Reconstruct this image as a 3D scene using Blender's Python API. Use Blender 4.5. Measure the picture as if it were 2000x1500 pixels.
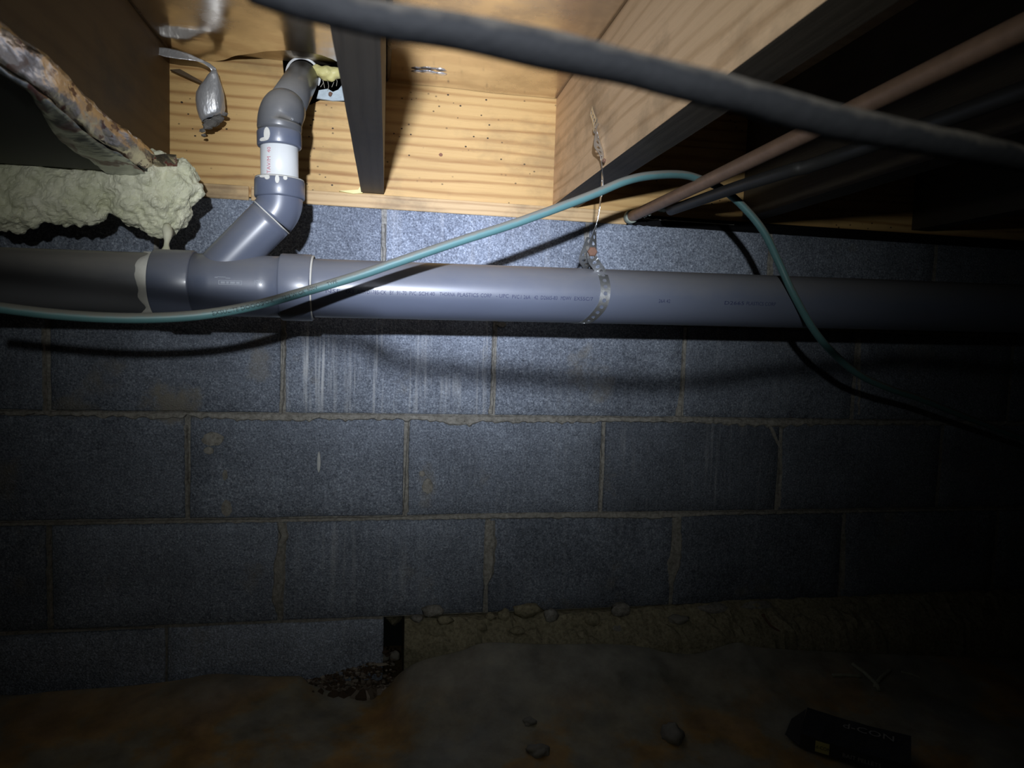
import bpy, bmesh, math, random
from mathutils import Vector, Matrix, noise as mnoise
R0 = random.Random(7)
for o in list(bpy.data.objects): bpy.data.objects.remove(o)
scene = bpy.context.scene; COL = scene.collection
ZO = 0.33                                   # lifts the surveyed frame so that the crawl-space ground is near zero

# ------------------------------------------------------------------ camera (solved from the block courses)
FPX = 1346.11
CAM = Vector((.599176, -1.367224, .371404 + ZO))
_y, _p, _r = .18182836, -.07133899, -.0328212
def _m(a): return Matrix(a)
_RM = (_m([[math.cos(_y),0,math.sin(_y)],[0,1,0],[-math.sin(_y),0,math.cos(_y)]]) @
       _m([[1,0,0],[0,math.cos(_p),-math.sin(_p)],[0,math.sin(_p),math.cos(_p)]]) @
       _m([[math.cos(_r),-math.sin(_r),0],[math.sin(_r),math.cos(_r),0],[0,0,1]]))
def _w(v): return Vector((v[0], v[2], -v[1]))
cam = bpy.data.cameras.new('camera'); camo = bpy.data.objects.new('camera', cam); COL.objects.link(camo)
cr, cd, cf = _w(_RM @ Vector((1,0,0))), _w(_RM @ Vector((0,1,0))), _w(_RM @ Vector((0,0,1)))
camo.matrix_world = Matrix([[cr.x,-cd.x,-cf.x,CAM.x],[cr.y,-cd.y,-cf.y,CAM.y],[cr.z,-cd.z,-cf.z,CAM.z],[0,0,0,1]])
cam.sensor_width = 36; cam.lens = FPX/2000*36; cam.clip_start = .01
cam.dof.use_dof = True; cam.dof.focus_distance = 1.28; cam.dof.aperture_fstop = 8.5
scene.camera = camo
def ray(px, py): return _w(_RM @ Vector(((px-1000)/FPX, (py-750)/FPX, 1)))
def at_y(px, py, Y=0.):                     # survey mark: the point of a sight line at distance Y from the wall face
    v = ray(px, py); return CAM + v*((Y-CAM.y)/v.y)
def at_z(px, py, Z):
    v = ray(px, py); return CAM + v*((Z+ZO-CAM.z)/v.z)
def at_x(px, py, X):
    v = ray(px, py); return CAM + v*((X-CAM.x)/v.x)

# ------------------------------------------------------------------ world, head lamp, exposure
wd = bpy.data.worlds.new('dark'); scene.world = wd; wd.use_nodes = True
wd.node_tree.nodes['Background'].inputs[0].default_value = (.55,.7,.6,1)
wd.node_tree.nodes['Background'].inputs[1].default_value = .0012
vs = scene.view_settings; vs.view_transform = 'Standard'; vs.look = 'None'; vs.gamma = 1; vs.exposure = 0
LAMP = CAM + Vector((-.045, -.35, .16)); AIM = at_y(882, 400)
BEAM_SIGMA, BEAM_POWER, SPILL = 8.8, 165., .025
ld = bpy.data.lights.new('head_lamp', 'SPOT'); lo = bpy.data.objects.new('head_lamp', ld); COL.objects.link(lo)
lo.location = LAMP; lo.rotation_euler = (AIM-LAMP).to_track_quat('-Z','Y').to_euler()
ld.energy = BEAM_POWER; ld.spot_size = math.radians(150); ld.spot_blend = .3; ld.shadow_soft_size = .013
ld.color = (1,1,1)
ld.use_nodes = True
nt = ld.node_tree; N = nt.nodes; LK = nt.links
em = next(n for n in N if n.type == 'EMISSION'); em.inputs[0].default_value = (.93,.97,1,1)
tc = N.new('ShaderNodeTexCoord'); sx = N.new('ShaderNodeSeparateXYZ'); LK.new(tc.outputs['Normal'], sx.inputs[0])
def lm(op, a, b=None):
    n = N.new('ShaderNodeMath'); n.operation = op
    for i, v in enumerate((a, b)):
        if v is None: continue
        if isinstance(v, (int, float)): n.inputs[i].default_value = v
        else: LK.new(v, n.inputs[i])
    return n.outputs[0]
cz = lm('ABSOLUTE', sx.outputs[2]); th2 = lm('MULTIPLY', lm('SUBTRACT', 1., cz), 2.)       # angle squared off the beam axis
s2 = math.radians(BEAM_SIGMA)**2
prof = lm('ADD', lm('MULTIPLY', lm('EXPONENT', lm('MULTIPLY', th2, -1/(2*s2))), 1.), lm('MULTIPLY', lm('EXPONENT', lm('MULTIPLY', th2, -1/(2*math.radians(13.7)**2))), SPILL*6))
prof = lm('ADD', prof, SPILL*.02)
LK.new(prof, em.inputs[1])
hot = N.new('ShaderNodeMix'); hot.data_type = 'RGBA'; LK.new(lm('EXPONENT', lm('MULTIPLY', th2, -1/(2*math.radians(12)**2))), hot.inputs[0])      # cool hot spot, warmer corona
hot.inputs[6].default_value = (.96,.98,.90,1); hot.inputs[7].default_value = (.88,.945,1.12,1); LK.new(hot.outputs[2], em.inputs[0])

# ------------------------------------------------------------------ helpers: objects
def tag(o, label=None, cat=None, group=None, kind=None):
    for k, v in (('label',label),('category',cat),('group',group),('kind',kind)):
        if v: o[k] = v
    return o
def thing(name, label, cat, loc=(0,0,0), group=None):
    o = bpy.data.objects.new(name, None); COL.objects.link(o); o.location = loc; o.empty_display_size = .02
    return tag(o, label, cat, group)
def obj(name, bm, mat, parent=None, smooth=False, label=None):
    me = bpy.data.meshes.new(name); bmesh.ops.recalc_face_normals(bm, faces=bm.faces[:]); bm.to_mesh(me); bm.free()
    if smooth:
        for p in me.polygons: p.use_smooth = True
    me.materials.append(mat)
    o = bpy.data.objects.new(name, me); COL.objects.link(o)
    if parent:
        o.parent = parent; o.matrix_parent_inverse = Matrix.Translation(-parent.location)
        if parent.parent: o.matrix_parent_inverse = Matrix()
    if label: o['label'] = label
    return o
def box(bm, a, b, bev=0., jit=0.):
    a, b = Vector(a), Vector(b)
    vs_ = [bm.verts.new((x,y,z)) for x in (a.x,b.x) for y in (a.y,b.y) for z in (a.z,b.z)]
    fs = [bm.faces.new([vs_[i] for i in q]) for q in ((0,1,3,2),(4,6,7,5),(0,4,5,1),(2,3,7,6),(0,2,6,4),(1,5,7,3))]
    if bev: bmesh.ops.bevel(bm, geom=list({e for f in fs for e in f.edges}), offset=bev, segments=2, affect='EDGES', profile=.5)
    return bm
def BM(): return bmesh.new()
def spline(pts, step=.01):
    P = [Vector(p) for p in pts]; out = []
    Q = [P[0]*2-P[1]] + P + [P[-1]*2-P[-2]]
    for i in range(1, len(Q)-2):
        a,b,c,d = Q[i-1:i+3]; n = max(1, int((c-b).length/step))
        for k in range(n):
            t = k/n
            out.append(.5*((2*b)+(c-a)*t+(2*a-5*b+4*c-d)*t*t+(3*b-a-3*c+d)*t**3))
    out.append(P[-1]); return out
def frames(path):
    fr = []; n = None
    for i, p in enumerate(path):
        t = (path[min(i+1,len(path)-1)]-path[max(i-1,0)]).normalized()
        if n is None:
            n = t.cross(Vector((0,0,1)) if abs(t.z) < .9 else Vector((1,0,0))).normalized()
        n = (n - t*n.dot(t)).normalized(); fr.append((p, t, n, t.cross(n)))
    return fr
def tube(bm, path, r, n=20, cap=True, wob=0., wf=30., seed=0):
    fr = frames(path); rings = []; s = 0
    for i, (p,t,u,v) in enumerate(fr):
        if i: s += (p-fr[i-1][0]).length
        rr = r(s) if callable(r) else r
        ring = []
        for k in range(n):
            a = 2*math.pi*k/n; d = u*math.cos(a)+v*math.sin(a)
            q = rr*(1+(wob*mnoise.noise((p+d*rr)*wf+Vector((seed,0,0))) if wob else 0))
            ring.append(bm.verts.new(p+d*q))
        rings.append(ring)
    for A, B in zip(rings, rings[1:]):
        for k in range(n): bm.faces.new((A[k],A[(k+1)%n],B[(k+1)%n],B[k]))
    if cap: bm.faces.new(rings[0][::-1]); bm.faces.new(rings[-1])
    return bm
def ring_collar(bm, a, b, ro, ri, n=40, bev=.0025):      # hub: open collar from a to b, rounded rim
    a, b = Vector(a), Vector(b); t = (b-a).normalized(); u = t.cross(Vector((0,0,1)) if abs(t.z)<.9 else Vector((1,0,0))).normalized(); v = t.cross(u)
    L = (b-a).length
    prof_ = [(0,ri),(0,ro-bev),(bev*.3,ro-bev*.3),(bev,ro),(L-bev,ro),(L-bev*.3,ro-bev*.3),(L,ro-bev),(L,ri)]
    rg = [[bm.verts.new(a+t*s+(u*math.cos(2*math.pi*k/n)+v*math.sin(2*math.pi*k/n))*q) for k in range(n)] for s,q in prof_]
    for A, B in zip(rg, rg[1:]):
        for k in range(n): bm.faces.new((A[k],A[(k+1)%n],B[(k+1)%n],B[k]))
    return bm
def lump(bm, c, r, seed, sub=2, amp=.35, f=1.4):
    M = bmesh.ops.create_icosphere(bm, subdivisions=sub, radius=1)
    for v in M['verts']:
        d = v.co.copy(); k = 1+amp*mnoise.noise(d*f+Vector((seed*3.1,seed,0)))+amp*.4*mnoise.noise(d*f*2.7+Vector((0,seed,5)))
        v.co = Vector(c)+Vector((d.x*r[0],d.y*r[1],d.z*r[2]))*k
    return bm
def flat_piece(bm, outline, yb=.002, yf=-.003, bev=.0025):    # a ragged patch on the wall face: outline of (x,z), proud by -yf
    n = len(outline); c = Vector((sum(p[0] for p in outline)/n, 0, sum(p[1] for p in outline)/n))
    A = [bm.verts.new((x,yb,z)) for x,z in outline]; B = []
    for i,(x,z) in enumerate(outline):
        p0, p1 = outline[i-1], outline[(i+1)%n]; d = Vector((p1[0]-p0[0],0,p1[1]-p0[1])); nn = Vector((-d.z,0,d.x))
        if nn.length > 0: nn.normalize()
        if nn.dot(c-Vector((x,0,z))) < 0: nn = -nn
        B.append(bm.verts.new((x+nn.x*bev,yf,z+nn.z*bev)))
    for i in range(n): bm.faces.new((A[i],A[(i+1)%n],B[(i+1)%n],B[i]))
    bmesh.ops.triangulate(bm, faces=[bm.faces.new(B)])
    return bm
def text_mesh(bm, s, size, place, bold=0., width=None):                 # lettering laid on a surface: place(u, v) -> point
    cu = bpy.data.curves.new('t','FONT'); cu.body = s; cu.size = size; cu.resolution_u = 2; cu.offset = bold
    o = bpy.data.objects.new('t', cu); COL.objects.link(o)
    dg = bpy.context.evaluated_depsgraph_get(); dg.update(); me = o.evaluated_get(dg).to_mesh()
    k_ = width/max(v.co.x for v in me.vertices) if width else 1.
    vv = [bm.verts.new(place(v.co.x*k_, v.co.y)) for v in me.vertices]
    for p in me.polygons:
        try: bm.faces.new([vv[i] for i in p.vertices])
        except ValueError: pass
    o.evaluated_get(dg).to_mesh_clear(); bpy.data.objects.remove(o); bpy.data.curves.remove(cu)
    return bm

# ------------------------------------------------------------------ helpers: materials
class Mat:
    def __init__(s, name, rough=.7, metal=0., spec=.5):
        s.m = bpy.data.materials.new(name); s.m.use_nodes = True; s.t = s.m.node_tree; s.b = s.t.nodes['Principled BSDF']
        s.b.inputs['Roughness'].default_value = rough; s.b.inputs['Metallic'].default_value = metal
        s.b.inputs['Specular IOR Level'].default_value = spec; s.co = s.n('TexCoord').outputs['Object']
    def n(s, kind): return s.t.nodes.new('ShaderNode'+kind)
    def put(s, sock, v):
        if isinstance(v, bpy.types.NodeSocket): s.t.links.new(v, sock)
        else: sock.default_value = v if not (isinstance(v, tuple) and len(v)==3 and len(sock.default_value)==4) else (*v,1)
    def map(s, scale=(1,1,1), rot=(0,0,0), loc=(0,0,0)):
        m = s.n('Mapping'); s.put(m.inputs[0], s.co); m.inputs[1].default_value = loc; m.inputs[2].default_value = rot; m.inputs[3].default_value = scale; return m.outputs[0]
    def noise(s, scale, detail=4, rough=.55, vec=None, dist=0.):
        m = s.n('TexNoise'); s.put(m.inputs['Vector'], vec or s.co); m.inputs['Scale'].default_value = scale; m.inputs['Detail'].default_value = detail
        m.inputs['Roughness'].default_value = rough; m.inputs['Distortion'].default_value = dist; return m.outputs[0]
    def voro(s, scale, vec=None, feat='F1'):
        m = s.n('TexVoronoi'); m.feature = feat; s.put(m.inputs['Vector'], vec or s.co); m.inputs['Scale'].default_value = scale; return m.outputs['Distance']
    def wave(s, scale, dist, vec, axis='Z', detail=2, dscale=1.):
        m = s.n('TexWave'); m.bands_direction = axis; s.put(m.inputs['Vector'], vec); m.inputs['Scale'].default_value = scale; m.inputs['Distortion'].default_value = dist
        m.inputs['Detail'].default_value = detail; m.inputs['Detail Scale'].default_value = dscale; return m.outputs['Fac']
    def ramp(s, fac, stops):
        m = s.n('ValToRGB'); s.put(m.inputs[0], fac); e = m.color_ramp.elements
        while len(e) < len(stops): e.new(.5)
        for q, (p, c) in zip(e, stops):
            q.position = p; q.color = (*c,1) if not isinstance(c, (int,float)) else (c,c,c,1)
        return m.outputs[0]
    def mix(s, fac, a, b, mode='MIX'):
        m = s.n('Mix'); m.data_type = 'RGBA'; m.blend_type = mode; s.put(m.inputs[0], fac); s.put(m.inputs[6], a); s.put(m.inputs[7], b); return m.outputs[2]
    def math(s, op, a, b=0.):
        m = s.n('Math'); m.operation = op; s.put(m.inputs[0], a); s.put(m.inputs[1], b); return m.outputs[0]
    def bump(s, h, strength=.5, dist=.002):
        m = s.n('Bump'); s.put(m.inputs['Height'], h); m.inputs['Strength'].default_value = strength; m.inputs['Distance'].default_value = dist
        s.put(s.b.inputs['Normal'], m.outputs[0]); return s
    def col(s, c): s.put(s.b.inputs['Base Color'], c); return s
    def rough(s, v): s.put(s.b.inputs['Roughness'], v); return s
def plain(name, c, rough=.6, metal=0., var=.15, sc=40., bump=0., spec=.5):
    m = Mat(name, rough, metal, spec); n = m.noise(sc, 5, .65)
    m.col(m.mix(n, tuple(x*(1-var) for x in c), tuple(min(1,x*(1+var)) for x in c)))
    if bump: m.bump(n, bump, .003)
    return m.m

def mat_block():
    m = Mat('concrete_block', .92, 0, .25); oi = m.n('ObjectInfo')
    fine = m.noise(270, 6, .78); mid = m.noise(75, 5, .7); big = m.noise(7, 5, .6)
    pits = m.voro(330)
    c = m.ramp(fine, [(.30,(.045,.051,.065)),(.44,(.235,.26,.315)),(.55,(.375,.41,.485)),(.68,(.77,.81,.89))])
    c = m.mix(.8, c, m.ramp(mid, [(.3,(.5,.5,.52)),(.7,(1.1,1.1,1.1))]), 'MULTIPLY')
    c = m.mix(.7, c, m.ramp(big, [(.3,(.5,.5,.5)),(.7,(1.15,1.15,1.15))]), 'MULTIPLY')
    c = m.mix(1., c, oi.outputs['Color'], 'MULTIPLY')
    # pale lime streaks run down some blocks (object alpha says how many)
    st = m.noise(90, 3, .6, m.map((1,1,.03)))
    stf = m.math('MULTIPLY', m.ramp(st, [(.52,0.),(.68,1.)]), oi.outputs['Alpha'])
    stf = m.math('MULTIPLY', stf, m.ramp(m.noise(9,2,.5), [(.38,0.),(.6,1.)]))
    c = m.mix(stf, c, (.66,.69,.74))
    # tan dirt
    dt = m.ramp(m.noise(5.3, 6, .62, m.map(loc=(3.2,0,1.7))), [(.60,0.),(.70,.55)])
    c = m.mix(dt, c, (.30,.275,.22))
    rn = m.noise(26, 5, .65)
    for (px_, py_, rx_, rz_, amt) in ((335,790,.060,.045,.8),(150,795,.05,.022,.5),(505,715,.028,.04,.35),(835,950,.02,.05,.4),(1150,850,.03,.10,.0)):
        q_ = at_y(px_, py_); mp = m.map((1/rx_,0,1/rz_), (0,0,0), (-q_.x/rx_,0,-q_.z/rz_)); ln = m.n('VectorMath'); ln.operation = 'LENGTH'; m.put(ln.inputs[0], mp)
        f_ = m.ramp(m.math('ADD', ln.outputs['Value'], m.math('MULTIPLY', m.math('SUBTRACT', rn, .5), 2.2)), [(.45,amt),(.95,0.)])
        c = m.mix(f_, c, (.27,.25,.205))
    m.col(c); h = m.math('ADD', m.math('MULTIPLY', fine, .8), m.math('MULTIPLY', pits, .7)); h = m.math('ADD', h, m.math('MULTIPLY', mid, .8))
    return m.bump(h, .75, .0025).m
def mat_mortar(name='mortar', tint=(1,1,1)):
    m = Mat(name, .95, 0, .2); a = m.noise(150, 6, .7); b = m.noise(22, 4, .6)
    c = m.ramp(a, [(.28,(.15*tint[0],.145*tint[1],.12*tint[2])),(.5,(.34*tint[0],.33*tint[1],.28*tint[2])),(.75,(.50*tint[0],.49*tint[1],.43*tint[2]))])
    c = m.mix(.6, c, m.ramp(b, [(.3,(.6,.6,.6)),(.7,(1.1,1.1,1.1))]), 'MULTIPLY')
    return m.col(c).bump(m.math('ADD', a, b), .7, .003).m
def mat_wood(name, axis, light, dark, ring=42., dist=3.2, contrast=.6, holes=False, dirt=0., seed=0., across='Z', glossy=.55):
    m = Mat(name, glossy, 0, .3); sc = [1.,1.,1.]; sc[axis] = .12; lc = (seed, seed*.7, seed*1.3)
    v = m.map(tuple(sc), (0,0,0), lc); fib = [60.,60.,60.]; fib[axis] = 2.2
    w = m.wave(ring, dist, v, across, 3, 1.6); fibre = m.noise(6, 6, .7, m.map(tuple(fib), (0,0,0), lc)); big = m.noise(5, 4, .55, v)
    k = m.math('ADD', m.math('MULTIPLY', m.math('MULTIPLY', m.math('POWER', w, 3.2), m.ramp(m.noise(9,3,.6,v), [(.32,.3),(.62,1.)])), contrast*1.25), m.math('MULTIPLY', m.math('SUBTRACT', fibre, .5), .75))
    c = m.mix(m.ramp(k, [(.0,0.),(.9,1.)]), light, dark)
    c = m.mix(.55, c, m.ramp(big, [(.3,(.66,.62,.56)),(.72,(1.1,1.1,1.1))]), 'MULTIPLY')
    if holes:
        hv = m.n('TexVoronoi'); m.put(hv.inputs['Vector'], m.map((1,0.01,1.3),(0,0,0),(.3,0,.1))); hv.inputs['Scale'].default_value = 62
        hf = m.ramp(hv.outputs['Distance'], [(.10,1.),(.15,0.)])
        mk = m.ramp(m.noise(9, 2, .5, m.map((1,1,1),(0,0,0),(1.4,0,.55))), [(.46,0.),(.54,1.)])
        c = m.mix(m.math('MULTIPLY', hf, mk), c, (.03,.018,.01))
    if dirt:
        d = m.ramp(m.noise(4.2, 6, .65, m.map((1,1,1.6),(0,0,0),(7.7+seed,0,2))), [(.5,0.),(.66,dirt)])
        c = m.mix(d, c, (.05,.042,.034))
    return m.col(c).bump(m.math('ADD', fibre, m.math('MULTIPLY', w,.4)), .35, .0015).m
def mat_pvc(name, c, dusty=.5):
    m = Mat(name, .4, 0, .75); g = m.n('NewGeometry'); s = m.n('SeparateXYZ'); m.put(s.inputs[0], g.outputs['Normal'])
    up = m.ramp(m.math('ADD', s.outputs[2], m.math('MULTIPLY', m.math('SUBTRACT', m.noise(14,5,.65),.5),.7)), [(-.05,0.),(.7,1.)])
    d = m.math('MULTIPLY', up, dusty); sp = m.noise(160, 3, .7, m.map((.25,1,1)))
    base = m.mix(m.ramp(m.noise(9,4,.6,m.map((.35,1,1))), [(.35,0.),(.7,1.)]), c, tuple(x*.82 for x in c))
    m.col(m.mix(m.math('MULTIPLY', d, m.ramp(sp,[(.2,.75),(.8,1.)])), base, (.245,.23,.205)))
    m.b.inputs['Coat Weight'].default_value = .25; m.b.inputs['Coat Roughness'].default_value = .16
    return m.rough(m.math('ADD', m.math('MULTIPLY', d, .35), .38)).m
def mat_foil(name='foil', c=(.82,.81,.80), rough=.16, wr=.4, sc=26., st=(1,1,1), letters=None, dust=.0):
    m = Mat(name, rough, 1., .5); n = m.noise(sc, 3, .5, m.map(st)); n2 = m.noise(sc*6, 2, .5, m.map(st))
    c0 = c
    if letters:
        a = m.noise(letters[0], 2, .5, m.map(letters[1])); k = m.math('MULTIPLY', m.ramp(a,[(.54,0.),(.58,1.)]), m.ramp(m.noise(letters[2],2,.5), [(.42,0.),(.52,1.)]))
        c0 = m.mix(k, c, (.16,.028,.018)); m.put(m.b.inputs['Metallic'], m.math('SUBTRACT', 1., m.math('MULTIPLY', k,.85)))
    if dust:
        d = m.math('MULTIPLY', m.ramp(m.noise(7,5,.6), [(.42,0.),(.68,1.)]), dust); c0 = m.mix(d, c0, (.36,.31,.25))
        m.rough(m.math('ADD', m.math('MULTIPLY', d, .4), rough))
    m.col(c0); return m.bump(m.math('ADD', n, m.math('MULTIPLY', n2,.12)), wr, .01).m

BLOCK = mat_block(); MORTAR = mat_mortar('mortar', (.97,.97,1.05)); PARGE = mat_mortar('parging', (1.0,.94,.76))
RIMW = mat_wood('pine_rim', 0, (.70,.465,.195), (.38,.19,.06), 15., 4.6, .62, True, .35, 0., 'Z')
SILLW = mat_wood('pine_sill', 0, (.70,.50,.27), (.40,.24,.11), 26., 2.5, .5, False, .55, 3.1)
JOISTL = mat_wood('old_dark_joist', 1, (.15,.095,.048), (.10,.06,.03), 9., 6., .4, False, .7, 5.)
JOISTM = mat_wood('dark_wood', 1, (.095,.08,.06), (.055,.046,.034), 20., 4., .5, False, .8, 8., 'X')
JOISTR = mat_wood('pale_joist', 1, (.82,.585,.37), (.52,.33,.18), 13., 6., .62, False, .45, 11.)
SUBF = mat_wood('subfloor_ply', 0, (.40,.28,.16), (.26,.17,.09), 10., 5., .5, False, .4, 15., 'Y')
PVC = mat_pvc('grey_pvc', (.13,.152,.215)); PVCD = mat_pvc('dusty_grey_pvc', (.135,.14,.152), .8)
WPVC = plain('white_pvc', (.72,.74,.74), .35, 0, .06, 12)
CEMENT = plain('dried_solvent_cement', (.66,.65,.60), .6, 0, .18, 60)
INK = plain('blue_black_ink', (.02,.026,.09), .6); REDINK = plain('red_ink', (.55,.16,.2), .6); DARKINK = plain('black_ink', (.012,.02,.02), .6)
TEAL = plain('teal_sheath', (.13,.33,.36), .42, 0, .22, 55, .1); TEALX = None
def mat_dusty_black():
    m = Mat('dusty_black_rubber', .75, 0, .07); g_ = m.n('NewGeometry'); s_ = m.n('SeparateXYZ'); m.put(s_.inputs[0], g_.outputs['Normal']); n = m.noise(70,5,.65)
    d = m.ramp(m.math('ADD', s_.outputs[2], m.math('MULTIPLY', m.math('SUBTRACT', n, .5), 1.5)), [(.15,0.),(.95,1.)])
    m.col(m.mix(d, (.006,.0064,.0072), (.04,.036,.03))); return m.bump(n, .5, .003).m
BLACK = mat_dusty_black()
COPPER = plain('tarnished_copper', (.37,.235,.16), .5, .3, .35, 50)
FOIL = mat_foil('foil_facing', (.80,.76,.71), .13, .16, 9., (.5,1,1), None, .55)
FOILB = mat_foil('crumpled_foil', (.80,.81,.85), .34, .45, 40., (1,1,.4), None, .3); FOILB.node_tree.nodes['Principled BSDF'].inputs['Metallic'].default_value = .7
FOILT = mat_foil('printed_foil_tape', (.76,.66,.55), .24, .55, 30., (1,.4,1), (120, (1,.3,1), 22), .25)
FOILD = mat_foil('dull_printed_foil', (.42,.44,.42), .3, .5, 18., (1,1,1), (48,(1,.35,1),13), .2)
DUCTB = plain('dark_board_face', (.055,.06,.058), .6, .3, .3, 8)  # dark tone for the face of the insulation board
FOAM = None
GALV = plain('galvanised_steel', (.56,.58,.59), .38, .9, .25, 90, .1)
RUST = plain('rusty_steel', (.21,.115,.08), .75, .3, .4, 120, .3)

# ------------------------------------------------------------------ THE BLOCK WALL
H, B = .2032, .4064
def fz(k): return k*H + ZO
XL, XR = -.75, 2.75
bm = BM(); box(bm, (XL,.0045,fz(-1)), (XR,.2,fz(3)-.001)); box(bm, (XL,.0045,fz(-2)-.1), (.603,.2,fz(-1)))
wall = obj('wall_back', bm, MORTAR); tag(wall, 'grey concrete block foundation wall with mortar joints', None, None, 'structure')
def block(x0, x1, z0, z1, seed, tint, streak=0.):
    bm = BM(); rr = random.Random(seed); nx, nz = max(3,int((x1-x0)/.034)), 6; j = .0011
    tilt, dy = rr.uniform(-.0016,.0016), rr.uniform(-.0012,.0012)
    G = []
    def ticks(a, b, n): return [a, a+.0028]+[a+(b-a)*q/n for q in range(1,n)]+[b-.0028, b]
    XS, ZS_ = ticks(x0,x1,nx), ticks(z0,z1,nz); nx, nz = len(XS)-1, len(ZS_)-1
    for i in range(nx+1):
        row = []
        for k in range(nz+1):
            x = XS[i]; z = ZS_[k]; e = i in (0,nx) or k in (0,nz)
            p = Vector((x,dy+tilt*(k/nz*2-1)+(.003 if e else 0),z))
            p += Vector((mnoise.noise(Vector((x*30,seed,z*30)))*j*1.6, mnoise.noise(Vector((x*24,seed+9,z*24)))*.0011, mnoise.noise(Vector((x*30,seed+5,z*30)))*j*1.6))
            row.append(bm.verts.new(p))
        G.append(row)
    for i in range(nx):
        for k in range(nz): bm.faces.new((G[i][k],G[i+1][k],G[i+1][k+1],G[i][k+1]))
    rim = [G[i][0] for i in range(nx+1)]+[G[nx][k] for k in range(1,nz+1)]+[G[i][nz] for i in range(nx-1,-1,-1)]+[G[0][k] for k in range(nz-1,0,-1)]
    back = [bm.verts.new((v.co.x,.03,v.co.z)) for v in rim]
    for i in range(len(rim)): bm.faces.new((rim[i],back[i],back[(i+1)%len(rim)],rim[(i+1)%len(rim)]))
    o = obj('concrete_block', bm, BLOCK, wall, True); tint *= 1.12; o.color = (tint*.95,tint,tint*1.05,streak); return o
OFF = {1:.590, 2:0., 3:.2357, 4:-.002}; g = .0048
tints = {(1,-2):.95,(1,-1):.95,(1,0):1.15,(1,1):1.2,(1,2):.95, (2,0):.75,(2,1):1.0,(2,2):.95,(2,3):.8,(3,-1):.8,(3,0):.85,(3,1):.85,(3,2):.62,(3,3):.75,(4,0):1.1,(4,1):.95,(4,2):.72,(4,3):.62}
stre = {(2,1):1.,(2,3):.15,(3,2):.25,(4,1):.3,(2,2):.12,(1,1):.1,(1,0):.35,(4,2):.12,(3,1):.12}
for c in (1,2,3,4):
    for n in range(-3, 7):
        x0 = OFF[c]+n*B+g; x1 = OFF[c]+(n+1)*B-g
        x0, x1 = max(x0,XL), min(x1,XR)
        if x1-x0 < .05: continue
        block(x0, x1, fz(3-c)+g*(1.1 if c<4 else .4), fz(4-c)-g, c*37+n*11, tints.get((c,n),.8), stre.get((c,n),.05))
for x0, x1 in ((XL,-.21),(-.205,.195),(.2,.605)):
    block(x0, x1, fz(-2)-.05, fz(-1)-.004, int(x0*100)+500, 1.4, .2)

def joint(pts, seed, parent=wall, amp=.003, yf=-.0035, name='mortar_joint', mat=MORTAR):
    """ragged mortar strip along (x, z, half width a side, half width b side)"""
    L, Rr = [], []; P = []
    for (a, b) in zip(pts, pts[1:]):
        n = max(2, int(math.hypot(b[0]-a[0], b[1]-a[1])/.006))
        for k in range(n): P.append([a[i]+(b[i]-a[i])*k/n for i in range(4)])
    P.append(list(pts[-1]))
    hor = abs(pts[-1][0]-pts[0][0]) > abs(pts[-1][1]-pts[0][1])
    for i,(x,z,a,b) in enumerate(P):
        na = amp*(mnoise.noise(Vector((x*60,z*60,seed)))+.6*mnoise.noise(Vector((x*160,z*160,seed+3)))); nb = amp*(mnoise.noise(Vector((x*60,z*60,seed+7)))+.6*mnoise.noise(Vector((x*160,z*160,seed+9))))
        if hor: L.append((x, z+max(.0006,a+na*.5))); Rr.append((x, z-max(.0006,b+nb*1.6)))
        else: L.append((x-max(.0006,a+na), z)); Rr.append((x+max(.0006,b+nb), z))
    bm = BM(); A = []
    for (l, r) in zip(L, Rr):
        m1, m2 = (l[0]*.8+r[0]*.2, l[1]*.8+r[1]*.2), (l[0]*.25+r[0]*.75, l[1]*.25+r[1]*.75)
        jt = mnoise.noise(Vector((l[0]*45,l[1]*45,seed+20)))*.0012
        A.append([bm.verts.new((l[0],.004,l[1])), bm.verts.new((m1[0],yf*.45+jt,m1[1])), bm.verts.new((m2[0],yf+jt,m2[1])), bm.verts.new((r[0],.003,r[1]))])
    for p, q in zip(A, A[1:]):
        for k in range(3): bm.faces.new((p[k],p[k+1],q[k+1],q[k]))
    return obj(name, bm, mat, parent)
def W(px, py): p = at_y(px, py); return p.x, p.z
# bed joint below the second course: thick squeeze-out with a ragged lower lip
def bed(k, marks, seed, amp): 
    return joint([(W(px,900)[0], fz(k), a, b) for px,a,b in marks], seed, amp=amp)
bed(1, [(-40,.004,.005),(150,.005,.006),(280,.005,.010),(330,.005,.012),(365,.005,.004),(400,.005,.008),(470,.005,.012),(520,.005,.013),(590,.005,.014),(610,.005,.009),(680,.005,.009),(790,.005,.008),(850,.005,.010),(890,.005,.020),(915,.005,.021),(935,.005,.011),(1000,.005,.012),(1150,.005,.010),(1180,.005,.006),(1250,.005,.008),(1330,.009,.007),(1420,.005,.012),(1500,.005,.016),(1600,.005,.01),(2100,.005,.005)], 3, .0045)
bed(0, [(-40,.003,.003),(360,.003,.004),(500,.002,.005),(780,.003,.004),(950,.008,.006),(1180,.008,.008),(1280,.004,.012),(1400,.004,.005),(1520,.004,.005),(2100,.003,.003)], 8, .0022)
bed(2, [(-40,.004,.004),(900,.004,.004),(2100,.004,.004)], 12, .002)
bed(-1, [(-40,.003,.004),(100,.003,.003),(150,.0012,.0012),(300,.0003,.0003)], 15, .001)
def vj(pts, seed, amp=.003): joint([(*W(px,py), a*(.75 if seed<35 else 1.1), b*(.75 if seed<35 else 1.1)) for px,py,a,b in pts], seed, amp=amp)
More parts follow.
